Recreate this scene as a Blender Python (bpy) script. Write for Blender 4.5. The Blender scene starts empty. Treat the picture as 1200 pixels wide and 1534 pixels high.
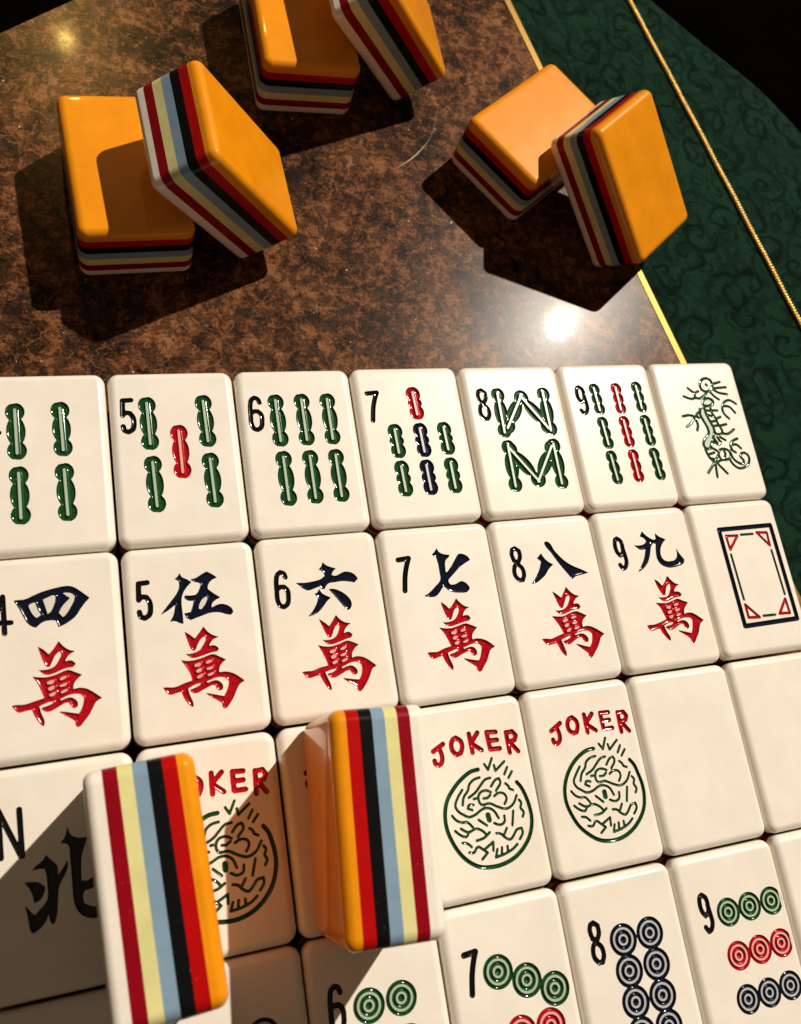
import bpy, math, random
import numpy as np
from mathutils import Matrix, Vector
from mathutils.geometry import delaunay_2d_cdt

scene = bpy.context.scene
COL = scene.collection
MM = 0.001
R = math.radians

# ------------------------------------------------------------------ camera
cam_data = bpy.data.cameras.new('camera')
cam = bpy.data.objects.new('camera', cam_data)
COL.objects.link(cam)
cam.matrix_world = Matrix(((0.946734, 0.069174, -0.314500, -0.045161),
                           (-0.160027, 0.948586, -0.273087, -0.029470),
                           (0.279439, 0.308869, 0.909128, 0.160504),
                           (0, 0, 0, 1)))
cam_data.sensor_fit = 'HORIZONTAL'
cam_data.sensor_width = 36
cam_data.lens = 39.523
cam_data.clip_start = 0.005
cam_data.clip_end = 20
cam_data.dof.use_dof = True
cam_data.dof.focus_distance = 0.163
cam_data.dof.aperture_fstop = 36.0
scene.camera = cam
scene.render.resolution_x, scene.render.resolution_y = 801, 1024

# ------------------------------------------------------------------ light
world = bpy.data.worlds.new('World')
scene.world = world
world.use_nodes = True
bg = world.node_tree.nodes['Background']
bg.inputs[0].default_value = (1.0, 0.74, 0.49, 1)
bg.inputs[1].default_value = 0.10

def lamp(name, az, el, dist, radius, watts, color, target, cone=24, blend=0.6):
    ld = bpy.data.lights.new(name, 'SPOT')
    ld.energy = watts
    ld.color = color
    ld.shadow_soft_size = radius
    ld.spot_size = R(cone)
    ld.spot_blend = blend
    o = bpy.data.objects.new(name, ld)
    COL.objects.link(o)
    d = Vector((math.cos(R(el)) * math.cos(R(az)), math.cos(R(el)) * math.sin(R(az)), math.sin(R(el))))
    o.location = Vector(target) + d * dist
    o.rotation_euler = (-d).to_track_quat('-Z', 'Y').to_euler()
    return o

lamp('key_lamp', 41.8, 49.6, 2.4, 0.017, 345, (1.0, 0.90, 0.765), (0.0547, 0.0572, 0))
lamp('second_lamp', 90.6, 45.2, 2.4, 0.018, 34, (1.0, 0.64, 0.16), (-0.0469, 0.1301, 0), 2.6, 1.0)

scene.view_settings.view_transform = 'Standard'
scene.view_settings.look = 'None'
scene.view_settings.gamma = 1
scene.view_settings.exposure = 0
scene.view_settings.use_curve_mapping = False

# ------------------------------------------------------------------ traced face designs (millimetres, tile centre = 0,0)
CHAR = {"wan":{"polys":[[[[-1.97,1.36],[-1.19,0.81],[-0.39,-0.07],[0.25,0.63],[1.11,1.85],[1.85,0.9],[2.61,0.29],[3.52,-0.02],[2.7,-0.38],[2.12,-0.97],[1.91,-1.46],[2.34,-1.36],[2.95,-1.46],[3.43,-1.98],[3.02,-2.45],[2.34,-2.49],[1.54,-2.65],[0.44,-3.03],[-0.54,-3.23],[-1.25,-3.08],[-1.71,-2.63],[-2.05,-2.27],[-1.34,-2.39],[-0.25,-2.3],[0.37,-1.99],[0.88,-1.34],[1.37,-0.22],[1.21,0.22],[0.7,-0.14],[0.31,-0.68],[-0.03,-1.42],[-0.36,-2.0],[-0.72,-2.05],[-1.0,-1.69],[-1.59,-0.06]]],[[[-2.92,-3.18],[-1.86,-3.45],[-0.67,-3.54],[0.67,-3.26],[2.26,-2.81],[3.22,-3.25],[4.28,-3.82],[3.52,-4.4],[2.99,-5.1],[2.86,-5.86],[3.68,-5.77],[4.65,-5.97],[5.36,-6.38],[6.12,-7.0],[6.97,-7.76],[6.04,-8.28],[5.63,-8.93],[5.02,-9.99],[4.24,-10.89],[3.47,-11.66],[3.11,-11.71],[2.86,-11.33],[2.92,-10.83],[2.11,-10.15],[1.3,-9.59],[0.56,-8.99],[1.21,-9.08],[2.16,-9.33],[3.46,-9.71],[3.86,-9.06],[4.22,-8.09],[4.32,-7.34],[3.87,-6.83],[3.15,-6.64],[2.3,-6.68],[1.56,-6.9],[0.85,-7.19],[1.0,-7.37],[1.79,-7.1],[2.52,-7.1],[3.1,-7.49],[3.41,-8.05],[3.34,-8.61],[2.85,-8.83],[2.38,-8.48],[2.17,-7.88],[1.7,-7.81],[0.9,-8.15],[0.1,-8.54],[-0.68,-8.84],[-1.33,-8.72],[-1.9,-8.27],[-1.71,-8.1],[-0.88,-7.9],[-0.15,-7.56],[-0.08,-7.36],[-0.85,-7.43],[-2.12,-7.83],[-1.87,-8.9],[-1.46,-10.21],[-1.55,-10.88],[-1.84,-10.78],[-2.39,-10.08],[-2.93,-9.0],[-3.19,-8.21],[-4.07,-8.28],[-5.01,-8.4],[-5.46,-8.09],[-6.01,-7.2],[-5.2,-7.19],[-4.15,-7.27],[-2.85,-7.0],[-1.41,-6.69],[-1.72,-5.64],[-2.26,-4.29]],[[-0.89,-4.34],[-0.46,-4.14],[0.2,-4.1],[0.19,-4.35],[-0.19,-4.69],[-0.84,-4.64]],[[-0.79,-5.31],[-0.38,-5.07],[0.28,-5.07],[0.08,-5.43],[-0.35,-5.66],[-0.71,-5.58]],[[-0.66,-6.29],[-0.19,-6.03],[0.41,-5.92],[0.28,-6.22],[-0.1,-6.55],[-0.57,-6.55]],[[0.95,-4.07],[1.37,-3.76],[1.97,-3.71],[2.06,-3.89],[1.58,-4.21],[1.04,-4.28]],[[0.9,-5.06],[1.43,-4.87],[2.04,-4.72],[1.96,-5.03],[1.53,-5.27],[0.93,-5.28]],[[1.01,-6.06],[1.5,-5.81],[2.05,-5.69],[2.03,-6.01],[1.48,-6.25],[1.06,-6.29]]]]},"si":{"polys":[[[[-5.16,8.98],[-4.34,9.0],[-3.5,9.01],[-2.26,9.49],[-0.77,10.01],[0.98,10.38],[2.23,10.56],[3.1,10.54],[3.84,10.26],[4.68,9.6],[6.12,8.29],[5.32,7.49],[4.64,6.61],[3.82,5.48],[3.05,4.89],[2.28,4.44],[1.21,4.02],[1.06,4.57],[0.84,5.13],[0.11,5.24],[-0.75,5.17],[-1.49,4.79],[-2.0,4.32],[-2.59,4.52],[-3.29,5.19],[-3.84,6.31],[-4.51,7.84]],[[-2.99,7.95],[-2.56,8.24],[-2.0,8.34],[-1.69,7.14],[-1.24,6.29],[-1.87,5.83],[-2.28,6.27],[-2.73,7.12]],[[-0.85,8.67],[-0.08,8.99],[0.73,9.22],[1.01,9.09],[0.94,8.35],[0.58,7.31],[0.18,6.61],[-0.27,6.32],[-0.52,7.42]],[[2.11,9.45],[2.79,9.45],[3.41,9.25],[3.88,8.79],[3.72,8.06],[3.16,7.03],[2.49,6.03],[1.97,5.54],[1.39,6.35],[1.94,7.3],[3.18,8.53],[2.64,8.96]]]]},"wu":{"polys":[[[[-1.66,11.15],[-1.43,10.44],[-0.68,9.99],[0.1,9.38],[-0.65,8.69],[-1.31,7.85],[-1.67,6.98],[-1.81,5.8],[-1.78,4.15],[-1.79,2.52],[-2.27,2.65],[-3.15,3.11],[-3.93,3.05],[-3.27,4.16],[-2.84,5.83],[-3.83,5.11],[-5.38,4.27],[-4.36,5.47],[-3.27,6.7],[-2.3,7.95],[-1.97,8.82],[-2.0,9.74],[-2.59,10.1],[-1.99,10.65]]],[[[-0.11,9.86],[0.92,10.07],[1.85,10.59],[2.69,10.98],[3.45,10.52],[4.34,9.77],[3.34,9.37],[2.76,8.66],[2.62,7.99],[3.42,7.22],[4.57,6.32],[3.73,5.98],[3.09,5.44],[2.95,4.77],[3.64,5.08],[4.53,5.24],[5.46,4.96],[6.2,4.35],[6.42,3.65],[5.93,3.2],[5.22,3.4],[4.1,3.82],[2.65,3.9],[1.17,3.53],[-0.6,3.01],[-1.27,3.5],[-1.56,4.28],[-1.06,4.3],[-0.48,4.38],[-0.1,5.32],[0.15,6.19],[-0.73,6.28],[-1.27,6.72],[-1.25,7.24],[-0.22,7.14],[0.66,7.27],[1.15,7.91],[1.53,8.79],[1.27,9.12],[0.56,9.34]],[[2.27,6.73],[2.42,6.34],[1.93,5.41],[1.27,4.65],[0.85,4.77],[0.98,5.35],[1.58,6.35]]]]},"liu":{"polys":[[[[0.61,10.78],[1.1,10.2],[1.94,9.75],[2.86,9.41],[2.27,8.96],[1.88,8.32],[2.6,8.11],[3.4,8.41],[4.35,8.7],[5.23,8.54],[6.06,8.0],[6.52,7.2],[5.78,6.6],[4.83,6.84],[3.65,7.03],[2.13,6.95],[1.23,6.89],[0.64,6.42],[0.35,5.93],[-0.09,5.98],[-0.54,6.47],[-1.53,6.19],[-2.59,5.96],[-3.42,6.38],[-4.58,7.53],[-3.14,7.39],[-1.66,7.47],[-0.13,7.77],[0.6,8.22],[0.53,8.83],[-0.27,9.5],[0.25,9.98]]],[[[-0.66,6.11],[-0.19,5.25],[1.24,4.33],[0.41,3.71],[-0.55,2.63],[-1.69,1.8],[-3.21,1.39],[-2.36,2.24],[-1.47,3.46],[-0.99,4.59],[-1.59,5.24],[-1.04,5.48]]],[[[1.01,5.87],[1.83,5.86],[2.96,5.37],[4.03,4.52],[4.64,3.57],[4.75,2.81],[4.42,2.11],[3.93,1.83],[3.41,2.36],[2.43,3.79]]]]},"qi":{"polys":[[[[0.01,11.55],[0.27,10.87],[1.09,10.31],[2.32,10.07],[2.02,9.61],[1.36,9.12],[0.95,6.91],[1.23,6.89],[2.19,7.89],[3.31,9.29],[4.03,10.06],[4.75,10.06],[5.66,9.57],[6.15,8.76],[5.13,8.3],[3.85,7.6],[2.5,6.5],[1.24,5.46],[1.22,4.99],[1.55,4.49],[2.41,4.54],[3.7,4.98],[4.41,4.62],[4.98,3.88],[5.03,3.4],[4.35,2.86],[3.07,2.86],[1.84,3.05],[0.94,3.47],[0.29,4.14],[0.05,4.37],[-0.75,3.44],[-1.72,2.67],[-2.57,2.59],[-3.96,2.9],[-2.83,3.45],[-1.54,4.46],[-0.36,5.55],[-0.25,6.89],[-0.26,8.38],[-0.41,9.83],[-1.16,10.37],[-0.49,10.93]]]]},"ba":{"polys":[[[[-1.26,8.78],[-0.83,7.85],[-0.15,7.05],[0.81,6.38],[-0.23,5.67],[-1.28,4.52],[-2.4,3.76],[-3.46,3.21],[-4.5,3.09],[-3.37,4.28],[-2.36,5.64],[-1.62,7.19],[-2.34,7.84]]],[[[0.04,10.97],[0.58,10.92],[1.17,10.35],[1.56,9.27],[2.39,8.01],[3.53,6.72],[4.9,5.71],[6.35,4.98],[7.84,4.1],[6.06,3.83],[4.89,3.64],[4.05,3.17],[3.42,4.22],[2.6,5.48],[1.68,7.04],[0.8,8.74],[-0.02,10.0],[-0.17,10.61]]]]},"jiu":{"polys":[[[[-0.44,11.3],[0.03,10.59],[0.82,9.85],[1.85,9.32],[2.22,9.44],[2.32,10.71],[3.04,9.97],[4.5,9.17],[3.63,8.5],[2.97,7.65],[2.56,6.5],[2.69,5.45],[3.28,4.87],[4.4,4.7],[5.47,4.9],[6.09,5.59],[6.34,7.22],[6.72,6.28],[7.62,4.71],[7.24,4.0],[6.1,3.58],[4.52,3.36],[3.22,3.51],[2.07,4.17],[1.5,5.11],[1.5,6.59],[1.95,8.49],[1.3,8.54],[0.81,7.99],[0.12,6.41],[-0.68,5.01],[-2.0,3.81],[-3.51,3.08],[-2.64,4.16],[-1.49,5.67],[-0.65,7.52],[-1.8,7.54],[-2.49,8.04],[-2.99,8.61],[-1.89,8.44],[-0.68,8.63],[-0.05,9.1],[-0.38,9.73],[-1.23,10.24]]]]},"bei":{"polys":[[[[-2.13,3.02],[-1.54,2.28],[-0.72,1.25],[-0.66,-0.01],[-0.0,0.74],[0.81,1.91],[0.61,0.5],[0.06,-0.52],[-0.55,-1.53],[-0.81,-2.96],[-1.04,-5.13],[-1.41,-6.39],[-1.78,-6.5],[-2.06,-5.9],[-2.14,-5.03],[-2.67,-6.02],[-3.55,-6.81],[-4.35,-7.18],[-4.64,-6.83],[-4.93,-5.08],[-5.27,-3.2],[-4.64,-4.05],[-4.01,-4.84],[-3.44,-4.29],[-2.29,-3.05],[-2.19,-0.85],[-2.25,0.41],[-2.46,1.14],[-3.32,1.29],[-4.24,1.15],[-3.54,1.77],[-2.65,2.36]]],[[[-5.21,-0.21],[-4.48,-0.26],[-3.4,-0.49],[-2.45,-1.29],[-2.61,-2.0],[-3.14,-2.88],[-4.06,-3.25],[-4.15,-2.32],[-4.47,-1.4]]],[[[0.93,6.49],[1.36,5.19],[2.22,4.66],[3.61,4.48],[3.15,3.21],[2.7,2.01],[2.47,-1.35],[3.26,-1.5],[4.3,-0.94],[5.11,-2.23],[3.69,-2.71],[2.8,-2.79],[2.57,-3.5],[2.65,-4.38],[3.18,-4.85],[4.29,-5.2],[5.2,-4.75],[5.49,-4.19],[5.89,-5.88],[4.94,-6.81],[3.57,-6.72],[2.24,-6.02],[1.55,-5.03],[1.25,-3.74],[1.16,-0.86],[1.08,2.31],[1.02,3.59],[0.67,4.04],[-0.2,4.26],[0.47,4.97]]]]}}
NUM = {"4":{"h":6.54,"w":0.72,"c":[-6.91,6.82],"strokes":[[[[0.25,2.91],[0.31,-0.08],[0.35,-2.91]],0],[[[-1.3,-1.15],[1.3,-1.31]],0],[[[0.25,2.91],[-1.3,-1.15]],0]]},"5":{"h":6.63,"w":0.77,"c":[-7.65,7.02],"strokes":[[[[0.67,2.93],[-0.71,2.88],[-0.85,0.14]],2],[[[-0.84,0.29],[-0.26,0.6],[0.36,0.51],[0.79,-0.25],[0.89,-1.3],[0.62,-2.45],[-0.11,-2.93],[-0.71,-2.6],[-0.89,-1.85]],0]]},"6":{"h":6.81,"w":0.74,"c":[-7.05,6.57],"strokes":[[[[0.84,2.08],[0.59,2.77],[0.05,3.04],[-0.5,2.65],[-0.8,1.64],[-0.93,-0.25],[-0.93,-1.99],[-0.53,-2.83],[0.01,-3.03],[0.64,-2.59],[0.93,-1.46],[0.88,-0.14],[0.37,0.43],[-0.35,0.43],[-0.85,0.04]],0]]},"7":{"h":6.7,"w":0.84,"c":[-6.67,7.16],"strokes":[[[[-1.01,2.77],[1.01,2.93]],0],[[[1.01,2.93],[0.44,1.63],[-0.15,-0.19],[-0.64,-2.93]],0]]},"8":{"h":6.91,"w":0.76,"c":[-6.53,7.11],"strokes":[[[[0.09,3.07],[0.82,2.49],[0.8,1.32],[0.18,0.28],[-0.58,0.72],[-0.79,2.05],[-0.51,2.83]],1],[[[0.04,0.0],[0.79,-0.86],[0.89,-2.18],[0.46,-3.07],[-0.24,-3.08],[-0.89,-2.15],[-0.81,-0.72],[-0.46,-0.17]],1]]},"9":{"h":6.85,"w":0.8,"c":[-6.32,7.2],"strokes":[[[[-0.09,3.03],[0.57,2.46],[0.69,1.04],[0.47,-0.12],[-0.26,-0.42],[-0.77,0.43],[-0.83,2.05],[-0.56,2.78]],1],[[[0.65,1.2],[0.83,-0.58],[0.81,-1.9],[0.23,-2.86],[-0.3,-3.03],[-0.72,-2.27]],0]]},"N":{"h":7.45,"w":0.74,"c":[-6.82,6.83],"strokes":[[[[-1.49,3.35],[-1.34,-3.22]],0],[[[-1.49,3.35],[1.33,-3.34]],0],[[[1.33,3.08],[1.49,-3.36]],0]]}}
NUMPOS = {"0,1":["4",[-6.91,6.82,6.54]],"1,1":["5",[-7.65,7.02,6.63]],"2,1":["6",[-7.05,6.57,6.81]],"3,1":["7",[-6.67,7.16,6.7]],"4,1":["8",[-6.53,7.11,6.91]],"5,1":["9",[-6.32,7.2,6.85]],"0,2":["N",[-6.82,6.83,7.45]],"0,0":["4",[-7.6,6.57,6.56]],"1,0":["5",[-7.78,7.48,6.78]],"2,0":["6",[-7.69,7.08,7.08]],"3,0":["7",[-7.3,7.66,6.57]],"4,0":["8",[-6.96,7.44,6.93]],"5,0":["9",[-6.71,7.62,6.71]],"3,3":["7",[-6.52,6.26,6.77]],"4,3":["8",[-6.12,6.19,6.84]],"5,3":["9",[-6.22,6.46,6.64]],"2,3":["6",[-6.74,6.14,6.77]],"1,3":["5",[-6.74,6.14,6.77]]}
STICKS = {"0,0":[["green",1.41,-3.76,9.11,-3.66,1.71],["green",1.41,3.3,9.14,3.46,1.95],["green",1.41,-3.58,-2.2,-3.52,-9.48],["green",1.41,3.42,-2.02,3.58,-9.43]],"1,0":[["green",1.39,-4.49,9.62,-4.47,2.36],["green",1.39,5.19,9.73,5.33,2.44],["red",1.39,0.48,4.14,0.5,-3.13],["green",1.39,-4.36,-1.43,-4.24,-8.97],["green",1.39,5.34,-1.34,5.46,-8.8]],"2,0":[["green",1.39,-3.85,9.44,-3.81,1.84],["green",1.39,0.99,9.46,1.02,1.84],["green",1.39,5.84,9.4,5.86,1.83],["green",1.39,-3.73,-1.69,-3.7,-9.43],["green",1.39,1.12,-1.74,1.15,-9.34],["green",1.39,5.93,-1.77,5.96,-9.32]],"3,0":[["red",1.36,0.89,10.17,1.07,5.97],["green",1.36,-3.98,2.64,-3.9,-1.65],["navy",1.36,1.07,2.65,1.2,-1.69],["green",1.36,5.94,2.67,6.07,-1.48],["green",1.36,-3.9,-4.77,-3.79,-9.26],["navy",1.36,1.08,-4.83,1.17,-9.28],["green",1.36,6.02,-4.66,6.1,-9.24]],"4,0":[["green",1.35,-3.44,9.56,-3.58,1.52],["green",1.35,1.53,8.92,-2.62,2.43],["green",1.35,1.53,8.92,6.09,1.97],["green",1.35,6.6,9.46,6.59,1.56],["green",1.35,-3.47,-1.59,-3.6,-9.71],["green",1.35,-3.27,-1.97,1.52,-9.02],["green",1.35,5.83,-2.14,1.52,-9.02],["green",1.35,6.43,-1.69,6.43,-9.69]],"5,0":[["green",1.19,-3.32,10.11,-3.14,5.41],["red",1.19,1.84,10.11,1.84,5.37],["green",1.19,6.79,10.31,6.9,5.52],["green",1.19,-3.24,2.64,-3.05,-2.15],["red",1.19,1.81,2.63,1.93,-2.07],["green",1.19,6.89,2.69,7.0,-1.99],["green",1.19,-3.12,-4.79,-2.89,-9.79],["red",1.19,2.02,-4.81,2.07,-9.66],["green",1.19,7.01,-4.69,7.25,-9.53]]}
DOTS = {"5,3":[["green",2.35,-1.77,5.75],["green",2.35,2.81,5.84],["green",2.35,7.49,5.87],["red",2.35,-1.75,-1.3],["red",2.35,2.79,-1.21],["red",2.35,7.37,-1.09],["navy",2.35,-1.96,-8.13],["navy",2.35,2.52,-8.05],["navy",2.35,7.07,-7.88]],"4,3":[["navy",2.56,-1.11,5.62],["navy",2.56,4.1,5.68],["navy",2.56,-1.18,0.83],["navy",2.56,4.1,0.81],["navy",2.56,-1.19,-3.88],["navy",2.56,3.98,-3.94],["navy",2.56,-1.2,-8.51],["navy",2.56,3.95,-8.54]],"3,3":[["green",2.58,-2.27,5.59],["green",2.58,2.38,3.4],["green",2.58,6.93,1.22],["red",2.58,-0.01,-3.73],["red",2.58,5.1,-3.78],["red",2.58,0.31,-8.41],["red",2.58,5.38,-8.52]],"2,3":[["green",2.5,-1.75,5.41],["green",2.5,3.44,5.35],["red",2.5,-1.28,-0.69],["red",2.5,3.86,-0.83],["red",2.5,-1.23,-5.51],["red",2.5,3.92,-5.71]],"1,3":[["navy",2.46,3.94,4.99],["green",2.46,-5.09,4.76],["red",2.46,-0.09,-1.54],["green",2.46,-4.4,-7.07],["navy",2.46,4.52,-7.14]]}
JOKER = {"lw":0.76,"letters":{"J":[[[[-6.75,8.55],[-4.74,9.62]],0],[[[-5.6,9.18],[-5.31,7.64],[-5.62,6.56],[-6.19,6.22],[-6.7,6.54],[-6.76,7.02]],0]],"O":[[[[-2.22,10.29],[-1.51,9.61],[-1.44,8.56],[-1.88,7.68],[-2.65,7.51],[-3.25,8.17],[-3.32,9.22],[-2.9,10.01]],1]],"K":[[[[0.24,10.5],[0.25,7.35]],0],[[[1.83,10.46],[0.24,8.88]],0],[[[0.34,8.86],[1.97,7.48]],0]],"E":[[[[5.2,10.17],[3.51,10.32],[3.56,7.43],[5.36,7.35]],2],[[[3.53,8.87],[5.13,8.82]],0]],"R":[[[[7.09,9.89],[7.0,6.43]],0],[[[7.07,9.8],[8.27,9.82],[8.76,9.07],[8.39,8.34],[7.04,8.16]],0],[[[7.38,8.2],[8.62,6.38]],0]]},"rw":0.63,"ring":[[0.63,4.47],[-0.77,4.31],[-2.59,3.48],[-4.17,2.26],[-5.63,0.48],[-6.42,-1.56],[-6.61,-3.68],[-6.19,-5.72],[-5.19,-7.85],[-3.7,-9.53],[-1.9,-10.66],[0.25,-11.14],[2.54,-11.03],[4.8,-10.2],[6.84,-8.58],[8.05,-6.96],[8.73,-4.87],[8.82,-3.03],[8.49,-1.11],[7.98,0.48],[7.33,1.43]],"sw":0.39,"strokes":[[[1.91,5.11],[2.45,4.09],[3.46,5.92]],[[3.64,4.75],[3.76,3.79],[5.64,5.11]],[[6.01,4.1],[5.26,2.99]],[[6.76,3.32],[5.91,2.32]],[[0.67,3.15],[-0.41,2.95],[-1.36,2.36],[-1.74,1.49],[-2.65,0.54],[-3.09,-0.67]],[[2.59,2.75],[1.62,2.63],[0.62,1.85],[-0.4,0.91],[-1.77,0.3]],[[2.52,1.36],[3.46,2.33],[4.13,2.51],[4.31,1.82],[3.31,0.58]],[[5.2,1.49],[5.72,0.94],[5.76,0.65],[6.43,0.26]],[[2.33,0.46],[1.47,0.88],[0.39,0.69],[-0.08,-0.07],[0.21,-1.22],[1.66,-1.28],[3.17,-2.08],[4.55,-2.54],[5.94,-1.99],[6.87,-0.66]],[[0.81,-0.31],[1.54,-0.34],[2.14,0.03]],[[2.81,-0.27],[3.64,0.15],[4.65,-0.1],[4.94,-0.9],[4.41,-1.74]],[[-2.76,1.75],[-3.78,0.54],[-4.41,-0.63],[-3.99,-1.61],[-3.28,-2.18],[-2.36,-2.7],[-1.09,-2.56],[0.27,-1.96],[1.31,-1.96],[2.23,-2.57],[2.8,-3.86]],[[-1.19,-0.99],[-1.99,-0.85],[-2.3,-1.35],[-1.55,-1.75]],[[-0.92,-0.11],[-0.5,-0.09]],[[1.05,-3.05],[1.09,-3.84]],[[0.86,-3.34],[1.33,-3.52]],[[-0.77,-3.52],[0.45,-4.64]],[[3.91,-3.59],[3.7,-4.56],[2.78,-4.95],[1.83,-4.51]],[[5.71,-3.07],[5.01,-5.34]],[[7.13,-1.44],[7.44,-1.96],[7.16,-2.75],[7.52,-3.56],[7.16,-4.23]],[[-5.25,-2.03],[-4.64,-2.86],[-3.72,-3.38],[-2.91,-3.43],[-2.08,-4.38]],[[-4.2,-4.28],[-3.02,-5.03],[-1.53,-4.75],[-0.43,-5.39],[0.07,-6.02]],[[0.74,-5.78],[-0.44,-6.47],[-1.8,-6.59]],[[-5.25,-4.46],[-4.48,-5.22],[-3.45,-5.67],[-2.92,-5.05]],[[1.9,-6.16],[2.69,-6.39],[3.2,-6.93],[4.13,-7.46],[4.87,-6.95],[5.69,-6.1],[6.57,-5.97],[6.62,-6.71],[5.88,-7.68]],[[3.9,-5.6],[3.29,-6.5]],[[-4.32,-6.5],[-3.56,-6.72],[-2.87,-7.38]],[[-3.44,-8.17],[-2.65,-8.31],[-1.79,-7.57],[-0.99,-8.16],[-0.2,-8.84],[-1.28,-9.62]],[[-0.81,-8.29],[1.03,-7.36],[0.86,-8.68]],[[1.59,-8.63],[1.14,-9.8],[2.85,-9.57],[4.44,-8.96],[5.3,-8.39]],[[2.45,-8.51],[2.27,-9.56]],[[3.47,-8.43],[3.42,-9.32]]]}
DRAGON = {"w":0.49,"eye":[[2.7,11.79],[3.71,11.32],[3.84,10.17],[3.01,9.05],[1.73,8.61],[0.74,9.11],[0.61,10.25],[1.43,11.38]],"pupil":[[2.25,10.3],[2.38,10.12]],"strokes":[[[4.11,10.43],[5.97,10.83]],[[3.98,9.37],[7.13,9.55]],[[3.84,8.94],[4.99,8.29],[6.99,7.88]],[[2.9,8.35],[3.58,7.45],[4.5,6.72]],[[-2.62,9.55],[-1.25,8.47],[-0.21,8.79]],[[-4.2,7.69],[-2.43,7.03],[-1.24,7.25],[-0.54,7.05],[0.98,7.7],[1.71,8.21]],[[-1.3,8.3],[-1.37,7.43]],[[-0.01,5.99],[0.72,6.84],[1.93,7.06],[2.88,6.42],[2.67,5.73],[1.38,5.25],[0.28,5.38],[-0.01,5.99]],[[-0.98,4.64],[-1.3,3.28],[-0.83,1.72],[-0.37,0.16],[-0.45,-1.03],[-1.87,-2.32],[-2.5,-3.46],[-2.29,-4.31]],[[0.25,5.29],[0.24,3.39],[0.79,1.48],[1.2,-0.25],[0.5,-1.92],[-0.57,-3.56],[-1.24,-4.53],[-2.29,-4.31]],[[1.75,5.24],[1.71,3.86],[2.36,2.28],[2.56,1.07],[3.07,-0.33],[3.05,-1.01],[1.32,-1.1],[1.2,-0.25]],[[0.69,4.24],[1.79,4.11]],[[0.56,3.21],[1.77,2.82]],[[1.03,1.64],[2.2,1.77]],[[1.28,0.61],[2.64,0.72]],[[2.0,4.19],[3.32,4.15]],[[2.55,2.27],[3.62,2.66]],[[2.99,0.62],[4.6,0.9]],[[3.0,-1.18],[4.28,-1.32],[6.21,-0.38]],[[5.76,2.15],[4.81,3.4],[4.77,4.79],[5.62,5.98],[7.12,6.46],[8.58,5.54]],[[5.16,5.13],[6.63,4.9],[7.72,3.46]],[[-1.28,3.97],[-2.23,3.31],[-1.88,2.61]],[[-2.38,2.81],[-4.1,3.3],[-5.73,3.1]],[[-3.04,2.49],[-4.07,1.51],[-5.42,0.71]],[[-2.63,1.96],[-2.57,0.94],[-3.1,-0.23]],[[0.58,-2.26],[1.15,-3.47]],[[1.43,-1.96],[1.86,-3.0]],[[2.17,-1.99],[3.27,-2.72]],[[-0.57,-3.56],[0.32,-3.09],[1.28,-3.65],[2.05,-3.01]],[[-2.34,-4.48],[-2.14,-5.66],[-1.58,-6.86],[-0.68,-7.57],[0.94,-7.16],[2.47,-7.08],[3.37,-6.62],[3.41,-5.27],[2.45,-4.72],[1.29,-4.83],[0.61,-5.8],[0.72,-6.65]],[[-0.77,-4.22],[0.31,-4.95],[0.77,-5.31]],[[-1.59,-5.69],[-0.39,-5.42]],[[-1.35,-6.7],[-0.48,-6.92],[0.32,-6.12]],[[2.03,-4.87],[2.33,-5.72],[1.83,-6.71]],[[-1.1,-7.72],[-3.23,-9.83]],[[-0.84,-8.06],[-1.24,-10.85]],[[-0.1,-8.1],[1.49,-10.19]],[[3.02,-7.11],[3.59,-8.31],[4.81,-9.22],[6.41,-8.97],[7.67,-8.03],[7.97,-6.53],[7.06,-5.8],[5.9,-6.42],[6.46,-7.63],[6.06,-8.28],[4.86,-7.88],[4.01,-6.99],[3.68,-5.63]],[[4.27,-4.98],[4.26,-3.79],[5.09,-2.98],[6.38,-2.53]],[[4.83,-3.82],[5.76,-3.87],[6.63,-4.76]],[[4.08,-4.97],[5.02,-5.61]]]}
SOAP = {"fw":0.87,"frame":[[-4.4,10.04],[8.46,10.05],[8.5,-9.78],[-4.38,-9.95]],"tw":0.47,"tris":[[[-3.12,8.6],[-0.36,8.46],[-2.99,5.68]],[[4.54,8.74],[7.05,8.54],[6.91,5.75]],[[-3.01,-5.73],[-0.41,-8.56],[-3.01,-8.36]],[[6.92,-5.55],[7.08,-8.49],[4.57,-8.38]]],"bw":0.42,"bars":[[[0.56,8.59],[3.48,8.52]],[[-3.11,4.69],[-2.96,-4.69]],[[6.97,4.73],[7.15,-4.59]],[[0.6,-8.39],[3.47,-8.47]]]}
WAN = {"0,1":[0,0],"1,1":[0.13,-0.11],"2,1":[0.63,-0.49],"3,1":[0.82,0.16],"4,1":[1.23,-0.05],"5,1":[1.59,0.03]}
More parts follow.
